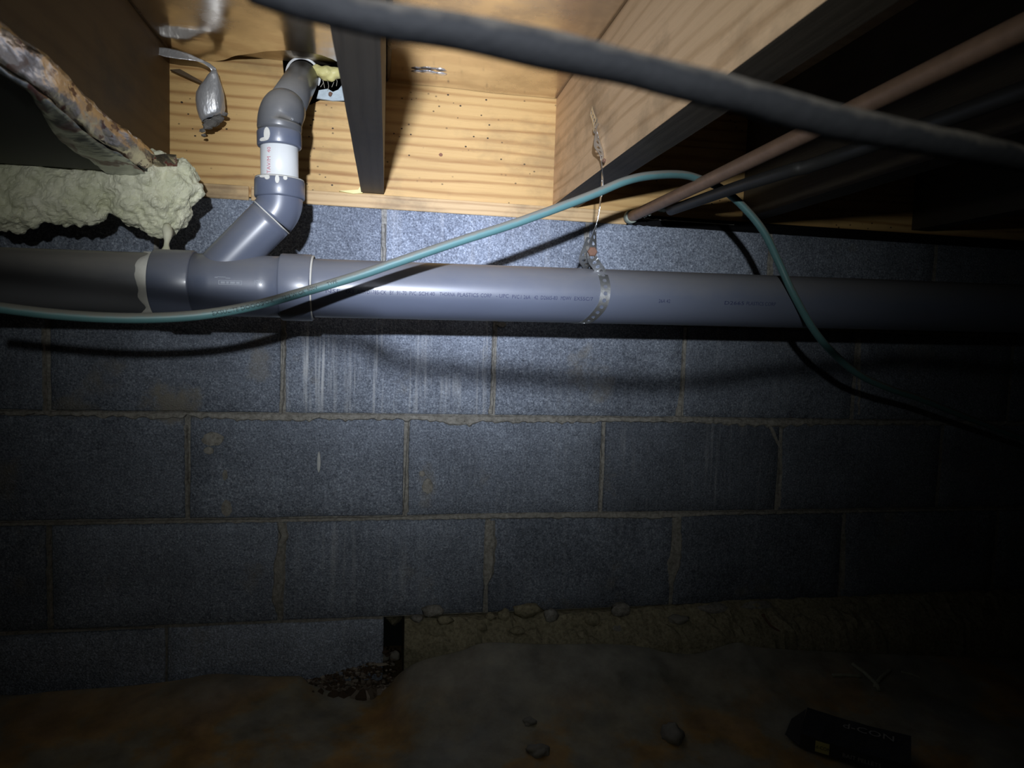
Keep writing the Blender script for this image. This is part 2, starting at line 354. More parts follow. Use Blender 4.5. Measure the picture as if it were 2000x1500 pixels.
vj([(748,437,.005,.006),(750,525,.005,.006)],21); vj([(1143,445,.009,.007),(1146,480,.004,.004),(1148,520,.003,.003)],22); vj([(1507,465,.006,.006),(1506,540,.006,.006)],23); vj([(318,395,.004,.004),(320,500,.004,.004)],24,.001)
vj([(83,640,.004,.005),(87,808,.005,.006)],25); vj([(556,640,.005,.004),(553,740,.006,.005),(548,808,.006,.006)],26); vj([(966,630,.004,.003),(963,720,.004,.004),(960,808,.008,.004)],27); vj([(1338,640,.004,.004),(1332,760,.004,.005),(1326,812,.014,.01)],28); vj([(1678,660,.004,.005),(1676,810,.004,.004)],29)
vj([(363,830,.005,.004),(366,1008,.005,.006)],30); vj([(798,825,.001,.002),(796,900,.004,.003),(790,1000,.005,.014)],31,.002); vj([(1177,828,.004,.008),(1176,900,.003,.004),(1172,1000,.006,.005)],32); vj([(1500,822,.010,.008),(1526,880,.007,.004),(1522,990,.005,.005)],33)
vj([(93,1020,.005,.006),(96,1222,.006,.008)],34); vj([(548,1020,.008,.010),(553,1045,.006,.010),(545,1100,.012,.014),(546,1150,.014,.010),(540,1180,.010,.012),(548,1208,.004,.006)],35,.004); vj([(958,1016,.012,.009),(957,1060,.014,.014),(950,1120,.008,.016),(948,1150,.002,.004)],36,.004); vj([(1322,1005,.010,.012),(1322,1050,.007,.014),(1318,1100,.018,.018),(1312,1130,.010,.010),(1310,1148,.002,.002)],37,.004); vj([(1648,1005,.006,.006),(1645,1150,.006,.006)],38)
# mortar and lime dabs stuck to the face of the blocks
def dab(px, py, wx, wz, seed, mat=MORTAR, yf=-.0022, rag=.35):
    cx_, cz_ = W(px, py); n = 18
    out = [(cx_+wx*math.cos(2*math.pi*i/n)*(1+rag*mnoise.noise(Vector((i*1.7,seed,0)))), cz_+wz*math.sin(2*math.pi*i/n)*(1+rag*mnoise.noise(Vector((i*1.7,seed,4))))) for i in range(n)]
    obj('mortar_dab', flat_piece(BM(), out, .003, yf, .0015), mat, wall)
LIME = plain('lime_drip', (.55,.57,.58), .9, 0, .15, 90)
dab(623,902,.0046,.022,1,LIME,-.0035,.25); dab(415,858,.021,.014,2); dab(440,928,.006,.012,3); dab(443,993,.011,.017,4); dab(408,880,.010,.008,5); dab(980,634,.010,.006,6); dab(835,950,.012,.016,8); dab(824,925,.007,.007,9)

# ------------------------------------------------------------------ FOOTING, FLOOR, SHEET
GR = mat_mortar('dirt', (.55,.42,.26))
bm = BM(); nx, ny = 110, 70; G = []
for i in range(nx+1):
    row = []
    for k in range(ny+1):
        x = XL+(XR-XL)*i/nx; y = .2-2.7*(k/ny)**1.6
        z = -.352+.008*mnoise.noise(Vector((x*9,y*9,1)))+.004*mnoise.noise(Vector((x*31,y*31,2)))
        row.append(bm.verts.new((x,y,z+ZO)))
    G.append(row)
for i in range(nx):
    for k in range(ny): bm.faces.new((G[i][k],G[i+1][k],G[i+1][k+1],G[i][k+1]))
floor = tag(obj('floor', bm, GR, None, True), 'bare dirt ground of the crawl space', None, None, 'structure')
# footing right of the open gap, rough with old mortar
bm = BM(); xs = [.646+i*.011 for i in range(190)]; G = []
prof_f = [(.16,-.206),(.03,-.206),(-.004,-.2065),(-.016,-.212),(-.024,-.222),(-.032,-.232),(-.040,-.240),(-.050,-.250),(-.060,-.262),(-.066,-.285),(-.07,-.32),(-.072,-.37)]
for i, x in enumerate(xs):
    row = []
    for k,(y,z) in enumerate(prof_f):
        f = 1. if 1 < k < 10 else .2
        q = min(1,max(0,(x-.66)/.12)); yy = y*(.35+.65*q) if y < 0 else y
        d = f*(.015*mnoise.noise(Vector((x*26,y*30,z*30)))+.009*mnoise.noise(Vector((x*70,y*60,z*60))))
        row.append(bm.verts.new((x+(.003*mnoise.noise(Vector((k*2.,3,1))) if i==0 else 0), yy-abs(d)*.6 if k>1 else yy, z+ZO+(d if k>2 else d*.3)+(.012*max(0,min(1,(x-1.05)/.3)) if 1<k<9 else 0))))
    G.append(row)
for i in range(len(xs)-1):
    for k in range(len(prof_f)-1): bm.faces.new((G[i][k],G[i+1][k],G[i+1][k+1],G[i][k+1]))
e = bm.verts.new((.646,.16,-.37+ZO)); bm.faces.new(G[0]+[e])
ft = tag(obj('wall_footing', bm, PARGE, None, False), 'rough tan mortar-covered footing under the block wall', None, None, 'structure')
for i,(px,py,Y,r,sd,mt) in enumerate([(845,1194,-.012,(.024,.012,.012),1,MORTAR),(815,1208,-.014,(.011,.009,.008),2,MORTAR),(868,1212,-.02,(.016,.01,.009),3,PARGE),(957,1205,-.014,(.011,.01,.010),4,PARGE),(985,1203,-.015,(.014,.011,.014),5,PARGE),(1030,1192,-.012,(.028,.013,.014),6,PARGE),(1075,1202,-.018,(.014,.012,.015),7,MORTAR),(940,1225,-.026,(.013,.01,.008),8,PARGE),(1155,1210,-.02,(.019,.013,.015),9,PARGE),(1212,1190,-.014,(.022,.014,.017),10,MORTAR),(1135,1236,-.032,(.012,.008,.006),11,MORTAR),(1205,1228,-.03,(.012,.009,.008),12,MORTAR),(1395,1190,-.012,(.045,.016,.014),13,MORTAR),(1480,1182,-.012,(.04,.016,.012),14,MORTAR),(1010,1232,-.03,(.016,.01,.008),15,PARGE)]):
    obj('mortar_lump', lump(BM(), at_y(px,py,Y), r, sd, 2, .5, 1.6), mt, ft, True)
bm = BM(); lump(bm, (.63,.2,-.27+ZO), (.03,.03,.03), 4, 2)
gapb = obj('gap_backing', bm, PARGE, ft)
# vapour barrier sheet
EDGE = [(-300,1345,-.02),(0,1358,-.028),(105,1350,-.026),(245,1340,-.022),(350,1328,-.016),(420,1316,-.012),(525,1321,-.014),(588,1321,-.014),(602,1335,-.022),(640,1346,-.03),(700,1356,-.038),(733,1356,-.04),(757,1342,-.045),(782,1314,-.05),(824,1290,-.055),(897,1272,-.06),(950,1255,-.062),(1055,1258,-.064),(1195,1258,-.066),(1265,1265,-.068),(1300,1274,-.07),(1352,1277,-.074),(1388,1269,-.072),(1426,1257,-.07),(1447,1255,-.07),(1482,1264,-.072),(1600,1272,-.075),(1800,1280,-.08),(2100,1290,-.085),(2500,1300,-.085)]
ep = spline([at_y(*q) for q in EDGE], .008); G = []; bm = BM(); nv = 40
def sheet_z(x, y, ye, ze):
    s = ye-y; zf = -.338+ZO
    z = zf+(ze-zf)*math.exp(-(s/.13)**1.35) if ze > zf else zf+(ze-zf)*math.exp(-s/.05)
    w = min(1, s/.05)
    fold = .007*mnoise.noise(Vector((x*7+y*3,y*5,4)))+.012*max(0,mnoise.noise(Vector((x*4.5-y*6,y*3+x,9))))
    return z+w*fold
for p in ep:
    row = []
    for k in range(nv+1):
        y = p.y-(2.3+p.y+.1)*(k/nv)**2.1
        row.append(bm.verts.new((p.x, y, max(sheet_z(p.x,y,p.y,p.z), -.344+ZO))))
    G.append(row)
for A, C_ in zip(G, G[1:]):
    for k in range(nv): bm.faces.new((A[k],C_[k],C_[k+1],A[k+1]))
sm = Mat('dirty_plastic_sheet', .38, 0, .45); d1 = sm.noise(4.5,6,.62); d2 = sm.noise(16,6,.65)
cc = sm.ramp(d1, [(.36,(.32,.32,.28)),(.50,(.36,.325,.23)),(.57,(.45,.29,.11)),(.70,(.38,.21,.075))])
gy = sm.n('SeparateXYZ'); sm.put(gy.inputs[0], sm.co); grf = sm.ramp(sm.math('ADD', gy.outputs[2], sm.math('MULTIPLY', sm.math('SUBTRACT', d1, .5), .12)), [(.012,0.),(.055,.9)])
cc = sm.mix(grf, cc, (.34,.335,.29)); cc = sm.mix(.75, cc, sm.ramp(d2,[(.3,(.4,.4,.4)),(.65,(1.15,1.15,1.15))]),'MULTIPLY')
sm.col(cc).rough(sm.ramp(d2,[(.3,.35),(.7,.75)])); sm.bump(d2,.3,.004)
sheet = obj('plastic_sheet', bm, sm.m, None, True); tag(sheet, 'dirty brown plastic vapour barrier sheet spread over the ground', 'plastic sheet')
sm_ = sheet.modifiers.new('thickness','SOLIDIFY'); sm_.thickness = .0012; sm_.offset = 1
# gravel in the hollow
bm = BM(); rg = random.Random(3); sg = Mat('gravel_stone', .9, 0, .25); ri = sg.n('NewGeometry').outputs['Random Per Island']; sg.col(sg.mix(sg.ramp(sg.math('POWER', ri, 2.2), [(.15,0.),(1.,1.)]), (.085,.06,.04), (.38,.34,.29))); STONEM = sg.m
for i in range(620):
    px = rg.uniform(592,780); t = (px-592)/188; top = 1330-52*t*(1 if t<.8 else 1.0); py = rg.uniform(top,1358)
    if px > 742 and rg.random() < .5: py = rg.uniform(1262,1300)
    Y = -.004-.036*max(0,(py-top)/(1358-top)) if px < 742 or py > 1305 else rg.uniform(0,.07)
    p = at_y(px, py, Y); r = rg.choice((.0022,.003,.003,.004,.0055)); 
    if px > 770: continue
    lump(bm, p-Vector((0,0,r*.5)), (r*rg.uniform(.8,1.7),r,r*rg.uniform(.5,.9)), i*1.3, 1, .5, 1.3)
for i in range(60):
    p = Vector((rg.uniform(.45,.64), rg.uniform(-.05,.0), -.345+ZO)); lump(bm, p, (.018,.014,.02), i, 1)
tag(obj('gravel', bm, STONEM), 'loose brown gravel and chips in the hollow beside the plastic sheet', 'gravel', None, 'stuff')

# ------------------------------------------------------------------ CEILING AND FRAMING
ZC, ZJ, ZS = .854+ZO, .631+ZO, .6035+ZO
bm = BM(); box(bm, (XL,-2.6,ZC+.012), (XR,.3,ZC+.04)); ceil = tag(obj('ceiling', bm, SUBF), 'underside of the wooden subfloor above the joists', None, None, 'structure')
# rim board with the notch where the waste pipe leaves
def rp(px, py): p = at_y(px, py, .004); return (p.x, p.z)
bm = BM(); nl, nr = rp(556,150)[0], .555
ol = [(XL,ZJ-.02),(XR,ZJ-.02),(XR,ZC+.01),(nr+.0,ZC+.01),(nr,rp(650,196)[1]),(rp(625,196)[0],rp(625,196)[1]),(rp(606,186)[0],rp(606,205)[1]),(rp(575,186)[0],rp(575,190)[1]),(nl,rp(556,165)[1]),(nl-.004,ZC+.01),(XL,ZC+.01)]
A = [bm.verts.new((x,.004,z)) for x,z in ol]; C_ = [bm.verts.new((x,.044,z)) for x,z in ol]
for i in range(len(ol)): bm.faces.new((A[i],A[(i+1)%len(ol)],C_[(i+1)%len(ol)],C_[i]))
bmesh.ops.triangulate(bm, faces=[bm.faces.new(A), bm.faces.new(C_[::-1])])
rim = tag(obj('rim_joist', bm, RIMW), 'pale yellow pine rim board with growth lines and worm holes above the wall', 'rim joist')
kn = BM(); kp = at_y(861,302,.003); 
flat_piece(kn, [(kp.x+.0042*math.cos(a*.6)*(1+.15*math.sin(a*3)), kp.z+.0038*math.sin(a*.6)) for a in range(10)], .006, .0032, .0005)
obj('knot', kn, plain('knot', (.20,.075,.03), .6, 0, .3, 300), rim)
# sill plates
def sill(x0, x1, z1, lab, y0=.0, z0=ZS):
    bm = BM(); box(bm, (x0,y0,z0+.0005), (x1,.14,z1), .002); return tag(obj('sill_plate', bm, SILLW), lab, 'sill plate')
sj = at_y(488,380).x
sill(XL, sj-.002, ZJ-.0005, 'wooden sill plate piece left of the butt joint under the rim board')
sill(sj+.002, at_y(1226,415).x, ZJ-.0005, 'long wooden sill plate under the rim board, between the butt joint and copper pipe', -.001)
x2 = at_y(1226,415).x+.002
x3 = at_y(1420,415).x
sill(x2, x3, ZJ-.001, 'short pale stretch of sill plate right of the copper pipe above the black strip', .012, ZS+.012)
sill(x3+.002, XR, ZJ-.001, 'sill plate running to the right behind the teal cable drop, coloured dark for lamp falloff', .016, ZS+.012).data.materials[0] = JOISTM  # same sill, darker wood: the beam's fade is put into its colour
# black strip on the wall top, scalloped
bm = BM(); xs = [x2-.004+i*.004 for i in range(420)]; A = []
for i, x in enumerate(xs):
    sc = .0028*math.sin((x-x2)*330)*max(0,1-(x-x2)/.10)
    zt = ZS+.0125+sc*.6; zb = ZS+.0005+sc*.8
    A.append([bm.verts.new((x,-.003,zb)), bm.verts.new((x,-.004,zt)), bm.verts.new((x,.0035,zt)), bm.verts.new((x,.0035,zb))])
for p, q in zip(A, A[1:]):
    for k in range(4): bm.faces.new((p[k],p[(k+1)%4],q[(k+1)%4],q[k]))
bm.faces.new(A[0]); bm.faces.new(A[-1][::-1])
BLK = plain('matt_black_strip', (.006,.006,.007), .95, 0, .2, 40, 0, .1)
strip = tag(obj('sealing_strip', bm, BLK), 'thin matt black sealing strip with scalloped edge along the wall top', 'strip')
bm = BM(); A = []
for i, x in enumerate(xs[:60]):
    sc = .0028*math.sin((x-x2)*330)*max(0,1-(x-x2)/.10); zt = ZS+.013+sc*.6; h = .0012+.0022*max(0,math.sin((x-x2)*330+1.2))*max(0,1-(x-x2)/.13)
    A.append([bm.verts.new((x,-.0045,zt)), bm.verts.new((x,-.0045,zt+h)), bm.verts.new((x,.008,zt+h)), bm.verts.new((x,.008,zt))])
for p, q in zip(A, A[1:]):
    for k in range(4): bm.faces.new((p[k],p[(k+1)%4],q[(k+1)%4],q[k]))
obj('caulk_edge', bm, CEMENT, strip, label='pale crusty caulk edge')
bm = BM(); box(bm, (x2-.002,-.001,ZS+.0135), (XR,.0035,ZS+.0215)); obj('strip_face', bm, BLK, strip)
# floor joists
def joist(x0, x1, mat, lab, z0=ZJ, yend=.0035):
    bm = BM(); n = 26; rows = []
    for i in range(n+1):
        y = -2.6+(yend+2.6)*i/n; w = .0018*mnoise.noise(Vector((x0*9,y*5,1)))
        rows.append([bm.verts.new(q) for q in ((x0+w,y,z0+.001+w*.5),(x0+w,y,ZC+.0115),(x1+w,y,ZC+.0115),(x1+w,y,z0+.001-w*.3))])
    for p, q in zip(rows, rows[1:]):
        for k in range(4): bm.faces.new((p[k],p[(k+1)%4],q[(k+1)%4],q[k]))
    bm.faces.new(rows[0][::-1]); bm.faces.new(rows[-1])
    for f in bm.faces:                      # the lower edge of every joist gets the dark wood material
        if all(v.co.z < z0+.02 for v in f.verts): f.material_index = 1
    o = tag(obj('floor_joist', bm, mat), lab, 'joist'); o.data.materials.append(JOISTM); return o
JX = {'l':(.163,.206), 'm':(.5465,.589), 'r':(.922,.974)}
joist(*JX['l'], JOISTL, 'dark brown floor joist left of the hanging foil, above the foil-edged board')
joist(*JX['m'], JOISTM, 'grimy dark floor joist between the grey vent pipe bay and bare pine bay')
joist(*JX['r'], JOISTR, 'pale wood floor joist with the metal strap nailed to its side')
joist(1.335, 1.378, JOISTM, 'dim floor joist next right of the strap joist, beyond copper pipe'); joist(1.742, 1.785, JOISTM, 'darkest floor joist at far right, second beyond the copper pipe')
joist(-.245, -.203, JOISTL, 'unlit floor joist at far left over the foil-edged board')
# foil under the subfloor
def foil_sheet(name, x0, x1, y1, lab, seed, droop, zl=0., ya=-2.5):
    bm = BM(); nx, ny = 40, 70; G = []
    for i in range(nx+1):
        u = i/nx; x = x0+(x1-x0)*u; ye = y1(u); row = []
        for k in range(ny+1):
            s = (k/ny)**2.0; y = ye+(ya-ye)*s; d = ye-y
            z = ZC+zl-droop(u)*math.exp(-d/.05)+.0016*mnoise.noise(Vector((x*8,y*6,seed)))-.0022*abs(mnoise.noise(Vector((x*3,y*3,seed+4))))
            row.append(bm.verts.new((x,y,z)))
        G.append(row)
    for A, C_ in zip(G, G[1:]):
        for k in range(ny): bm.faces.new((A[k],C_[k],C_[k+1],A[k+1]))
    o = tag(obj(name, bm, FOIL, None, True), lab, 'foil sheet'); m = o.modifiers.new('t','SOLIDIFY'); m.thickness = .0016; m.offset = 1; return o
fr_ = foil_sheet('foil_sheet', .591, .9205, lambda u: .002, 'smooth reflective foil sheet over the bare pine bay behind the black cable', 2, lambda u: 0., -.012)
bm = BM()
for i,(px,py,w_) in enumerate([(815,140,.016),(838,141,.024),(862,144,.018)]): lump(bm, at_z(px,py,.839), (w_*.6,.007,.0022), i+3, 2, .6, 2.2)
obj('foil_glint', bm, FOILB, fr_, True, 'small lumps added as a bright reflection spot on the foil')  # lumps added to stand for a bright reflection on the foil
tearpx = [(296,96),(340,103),(380,113),(412,121),(440,117),(455,110),(490,106),(520,101),(560,98),(600,101),(630,108),(655,118),(668,127)]
tear = [at_z(*q,.849) for q in tearpx]
def tear_y(u):
    x = .207+(.5455-.207)*u
    for a, b in zip(tear, tear[1:]):
        if a.x <= x <= b.x: return a.y+(b.y-a.y)*(x-a.x)/(b.x-a.x)+.0025*mnoise.noise(Vector((x*120,0,0)))
    return tear[0].y if x < tear[0].x else tear[-1].y
fl = foil_sheet('foil_sheet', .207, .5455, tear_y, 'reflective foil sheet torn open above the grey waste pipe', 5, lambda u: .006*min(1,u*9)*min(1,(1-u)*12), .002)
bm = BM(); rr = []
n = 40
for i in range(n+1):                       # board face behind the tear
    x = .207+(.5455-.207)*i/n; rr.append([bm.verts.new((x,-.24,ZC+.0095)), bm.verts.new((x,-.08,ZC+.009+.001*math.sin(i))), bm.verts.new((x,.003,ZC+.0085))])
for p, q in zip(rr, rr[1:]):
    for k in range(2): bm.faces.new((p[k],q[k],q[k+1],p[k+1]))
obj('backing_face', bm, mat_foil('tan_backing', (.66,.56,.43), .3, .3, 12., (.5,1,1), None, .6), fl)
# hanging twisted strip torn from the sheet
def ribbon(bm, path, wdir, width, thick=.0009, sub=5, crumple=0., seed=0):
    P = spline(path, .006); n = len(P); rows = []
    for i, p in enumerate(P):
        t = i/(n-1)*(len(path)-1); a = int(min(t,len(path)-2)); f = t-a
        d = Vector(wdir[a]).lerp(Vector(wdir[a+1]), f); w = width[a]*(1-f)+width[a+1]*f
        d = d.normalized(); row = []
        for k in range(sub+1):
            q = p+d*w*(k/sub-.5)
            q += Vector((1,.9,.6))*crumple*mnoise.noise(q*70+Vector((seed,0,0)))
            row.append(bm.verts.new(q))
        rows.append(row)
    for A, C_ in zip(rows, rows[1:]):
        for k in range(sub): bm.faces.new((A[k],A[k+1],C_[k+1],C_[k]))
    return bm
YF = -.055
hp = [at_y(*q,YF) for q in [(297,98),(335,104),(375,113),(405,124),(416,133),(420,142)]]
bm = BM(); ribbon(bm, hp, [(0,.2,1),(0,.35,1),(0,.5,1),(.3,.6,.8),(.8,.5,.4),(1,.3,.1)], [.012,.018,.019,.014,.010,.010], sub=6, crumple=.0022)
rows = [(137,415,424),(148,406,427),(158,400,430),(170,391,434),(184,384,437),(198,383,438),(212,385,439),(224,389,437),(232,394,430)]
lp = []
for i,(py,xa_,xb2) in enumerate(rows):
    a_, b_ = at_y(xa_,py,YF), at_y(xb2,py,YF); c_ = (a_+b_)/2; hw = (b_-a_).length/2; dp = [.004,.005,.007,.010,.013,.014,.014,.012,.009][i]; ln = []
    for k in range(28):
        q = 2*math.pi*k/28; cq, sq = math.cos(q), math.sin(q)
        r_ = 1+.10*mnoise.noise(Vector((cq*1.6,sq*1.6,i*.22)))+.06*abs(math.sin(q*2.5+i*.15))
        zz = c_.z+(.011*cq*hw/.026 if i > 5 else 0)*(i-5)/3+.0015*mnoise.noise(Vector((cq*3,sq*3,i)))
        ln.append(bm.verts.new((c_.x+cq*hw*min(1.05,r_), YF+sq*dp*r_, zz)))
    lp.append(ln)
for A, C_ in zip(lp, lp[1:]):
    for k in range(28): bm.faces.new((A[k],A[(k+1)%28],C_[(k+1)%28],C_[k]))
hs = obj('hanging_strip', bm, FOILB, fl, True, 'crumpled silver foil pouch hanging from the tear'); m = hs.modifiers.new('t','SOLIDIFY'); m.thickness = .0008
bm = BM()
for i,(px,py,r) in enumerate([(414,240,.013),(404,247,.009),(425,231,.011),(436,222,.007),(395,255,.005),(398,264,.004)]): lump(bm, at_y(px,py,YF+.004), (r,r*.7,r*.6), i, 2, .6, 2.)
obj('debris_clump', bm, plain('grey_fluff', (.16,.15,.14), .95, 0, .6, 90, .8), hs)
# bluish plate scrap, loose fibres and foam at the notch
def wpoly(pts, Y): return [(at_y(*q,Y).x, at_y(*q,Y).z) for q in pts]
bm = BM(); flat_piece(bm, wpoly([(618,192),(622,175),(640,172),(650,178),(660,174),(668,164),(678,158),(681,180),(684,196),(650,197)], .0), .003, .001, .001)
pl = tag(obj('flashing_scrap', bm, plain('pale_blue_flashing', (.42,.49,.53), .55, .2, .3, 70, .4)), 'pale blue-grey scrap of flashing nailed at the pipe notch', 'flashing')
obj('nail_head', lump(BM(), at_y(645,184,-.002), (.004,.003,.005), 2, 1), RUST, pl)
bm = BM()
for i,(px,py,r) in enumerate([(622,138,.013),(636,143,.017),(645,150,.012),(655,142,.014),(664,140,.008),(618,132,.008)]): lump(bm, at_y(px,py,-.012), (r,r*.8,r*.75), i, 3, .3, 1.2)
ymat = Mat('yellow_foam', .45, 0, .4); ymat.col(ymat.mix(ymat.noise(40,4,.6),(.70,.62,.20),(.85,.80,.42))); ymat.b.inputs['Subsurface Weight'].default_value = .1; ymat.b.inputs['Subsurface Radius'].default_value = (.01,.008,.004)
yf = obj('spray_foam', bm, ymat.m, None, True); yf.modifiers.new('r','REMESH').voxel_size = .0022; s_ = yf.modifiers.new('s','SMOOTH'); s_.iterations = 6
tag(yf, 'small yellow blob of expanding foam packed beside the waste pipe top', 'spray foam')
bm = BM()
for i,(px,py,qx,qy) in enumerate([(626,150,634,172),(640,158,640,178),(652,152,648,170),(632,155,626,170),(656,150,657,168)]): tube(bm, spline([at_y(px,py,-.006), at_y((px+qx)/2+2,(py+qy)/2,-.004), at_y(qx,qy,-.002)], .005), .0004, 5)
obj('fibre_tuft', bm, plain('pale_fibres', (.5,.46,.38), .9), yf)
bm = BM(); fp = [(662,374),(680,371),(700,372),(707,360),(709,378),(690,380)]
flat_piece(bm, wpoly(fp, -.001), .002, -.004, .001)
tag(obj('foam_smear', bm, ymat.m), 'thin dried yellow foam smear on the sill at the grimy joist foot', 'foam smear')
# splintered wood edge scrap beside left joist
bm = BM(); sp = wpoly([(330,135),(395,164),(400,160),(350,132)], -.02); flat_piece(bm, sp, -.012, -.016, .001)
tag(obj('wood_splinter', bm, JOISTL), 'grey splinter of wood behind the hanging foil pouch', 'wood splinter')

# ------------------------------------------------------------------ FOIL-EDGED BOARD at left
t = thing('insulation_board', 'dark insulation board with red-printed foil edge below the dark joist', 'board', (.25,-.3,ZJ))
zt, zb_ = ZJ-.001, ZJ-.031
ex = [(-2.4,.262),(-.9,.262),(-.66,.258),(-.6,.262),(-.5,.252),(-.39,.242),(-.3,.246),(-.203,.240)]
ep2 = spline([(x,y,0) for y,x in ex], .012)
def strip_mesh(fn, m, nm, sub=4):
    bm = BM(); rows = []
    for p in ep2: rows.append([bm.verts.new(fn(p, k/sub)) for k in range(sub+1)])
    for A, C_ in zip(rows, rows[1:]):
        for k in range(sub): bm.faces.new((A[k],A[k+1],C_[k+1],C_[k]))
    o = obj(nm, bm, m, t, True); o.modifiers.new('t','SOLIDIFY').thickness = .0008; return o
def cr_(p, a): return a*mnoise.noise(p*38)+a*.5*mnoise.noise(p*90)
strip_mesh(lambda p,f: Vector((p.x+.004-.012*f*f+cr_(Vector((p.x,p.y,f*.2)),.003), p.y, zt+(zb_-zt)*f+cr_(Vector((p.x,p.y,f*.2+3)),.002))), FOILT, 'foil_edge', 6)
strip_mesh(lambda p,f: Vector((p.x-.008-(.003+.055*min(1,max(0,(p.y+.62)/.3)))*f, p.y, zb_-.001-.004*math.sin(f*3.1)+cr_(Vector((p.x,p.y,f*.3+6)),.003))), FOILD, 'foil_lap', 5)
bm = BM(); box(bm, (-.7,-2.4,zb_+.001), (.236,-.2,zt-.001)); obj('board_core', bm, DUCTB, t)
bm = BM(); tb = [at_y(298,304,-.215), at_y(322,300,-.212), at_y(344,302,-.205)]; tb2 = [at_y(300,326,-.2), at_y(322,324,-.198), at_y(346,324,-.188)]
A = [bm.verts.new(p) for p in tb]; C_ = [bm.verts.new(p) for p in tb2]
for k in range(2): bm.faces.new((A[k],A[k+1],C_[k+1],C_[k]))
o = obj('foil_tab', bm, FOILT, t); o.modifiers.new('t','SOLIDIFY').thickness = .001

# ------------------------------------------------------------------ PALE FOAM along the sill at left
bm = BM(); rf = random.Random(11); YM = -.165
def fl_(px, py, r, Y=YM, s=1.): 
    lump(bm, at_y(px,py,Y), (r*1.15,r*.9,r*s), px*.1+py, 3, .35, 1.5)
for px in range(-140, 330, 22):
    up = 322; dn = 400+28*math.sin(px*.021+1)+ (25 if 90<px<200 else 0)
    for k in range(3): fl_(px+rf.uniform(-9,9), up+30+(dn-up-52)*k/2.+rf.uniform(-4,4), rf.uniform(.026,.034))
for q in [(255,352,.042),(300,358,.045),(335,345,.034),(300,400,.044),(338,378,.030),(270,395,.036),(320,420,.030),(260,425,.016),(238,418,.012),(345,410,.02),(372,372,.018),(385,376,.012),(360,380,.018),(335,338,.02),(330,330,.014),(180,412,.018),(197,420,.010),(150,408,.022),(310,436,.016),(60,385,.025),(285,438,.010),(325,440,.014)]: fl_(*q)
fm = Mat('pale_spray_foam', .5, 0, .35); n1 = fm.noise(22,5,.6); n2 = fm.noise(130,4,.65)
fm.col(fm.mix(fm.ramp(n1,[(.35,0.),(.7,1.)]), (.72,.73,.53), (.90,.89,.72))); fm.bump(fm.math('ADD', n1, fm.math('MULTIPLY', n2,.3)), .4, .005)
fm.b.inputs['Subsurface Weight'].default_value = .08; fm.b.inputs['Subsurface Radius'].default_value = (.008,.008,.005)
foam = obj('spray_foam', bm, fm.m, None, True)
foam.modifiers.new('r','REMESH').voxel_size = .003; s_ = foam.modifiers.new('s','SMOOTH'); s_.iterations = 3
tx = bpy.data.textures.new('foam_clouds','CLOUDS'); tx.noise_scale = .028; tx.noise_depth = 3
dm = foam.modifiers.new('d','DISPLACE'); dm.texture = tx; dm.strength = .018; dm.mid_level = .5; dm.texture_coords = 'GLOBAL'
tx2 = bpy.data.textures.new('foam_fine','CLOUDS'); tx2.noise_scale = .008; tx2.noise_depth = 2
dm = foam.modifiers.new('d2','DISPLACE'); dm.texture = tx2; dm.strength = .006; dm.mid_level = .5; dm.texture_coords = 'GLOBAL'
foam.select_set(False); tag(foam, 'long pale cream lump of spray foam along the sill at left', 'spray foam')
bm = BM(); pth = spline([at_y(327,440,-.222), at_y(327,460,-.235), at_y(325,480,-.25), at_y(323,500,-.262)], .004)
tube(bm, pth, lambda s: .0055+.002*math.sin(s*120), 12, True, .3, 90); obj('drip', bm, fm.m, foam, True, 'thin foam drip reaching down to the big pipe')

# ------------------------------------------------------------------ DRAIN PIPE
YP = -.27; RP = .0444
_pa, _pb = at_y(250,552,YP), at_y(1500,588.5,YP)
def pz(x): return _pa.z+(x-_pa.x)*(_pb.z-_pa.z)/(_pb.x-_pa.x)
def pc(x): return Vector((x, YP, pz(x)))
def px2x(px): return at_y(px, 555, YP).x
t = thing('drain_pipe', 'grey plastic drain pipe with wye branch running along the block wall', 'drain pipe', tuple(pc(.75)))
xa, xb, xc, xd = px2x(306), px2x(384), px2x(550), px2x(612)
def rod(x0, x1, r, name, mat, n=56, step=.03): 
    k = max(2,int((x1-x0)/step)); return obj(name, tube(BM(), [pc(x0+(x1-x0)*i/k) for i in range(k+1)], r, n), mat, t, True)
run_l = rod(-1.0, xa+.02, RP, 'pipe_run', PVCD); run_r = rod(xd-.02, 2.7, RP, 'pipe_run', PVC)
rod(xb-.005, xc+.004, RP+.0015, 'wye_body', PVC)
bm = BM(); ring_collar(bm, pc(xa), pc(xb), RP+.0055, RP-.01); obj('hub', bm, PVC, t, True)
bm = BM(); ring_collar(bm, pc(xc), pc(xd), RP+.006, RP-.01); obj('hub', bm, PVC, t, True)
def cement_ring(c0, ax, r, w, rag, seed, name='cement_ring', par=t, n=60, th=.0012):
    ax = ax.normalized(); u = ax.cross(Vector((0,0,1)) if abs(ax.z)<.9 else Vector((1,0,0))).normalized(); v = ax.cross(u); bm = BM(); rows = []
    for k in range(n):
        a = 2*math.pi*k/n; d = u*math.cos(a)+v*math.sin(a); q = mnoise.noise(d*1.7+Vector((seed,0,0)))*rag+mnoise.noise(d*4+Vector((seed,3,0)))*rag*.25
        rows.append([bm.verts.new(c0+ax*s+d*rr_) for s,rr_ in ((-w-q,r-.001),(-w*.8-q,r+th),(w*.6,r+th),(w,r-.001))])
    for k in range(n):
        A, C_ = rows[k], rows[(k+1)%n]
        for j in range(3): bm.faces.new((A[j],A[j+1],C_[j+1],C_[j]))
    return obj(name, bm, CEMENT, par, True)
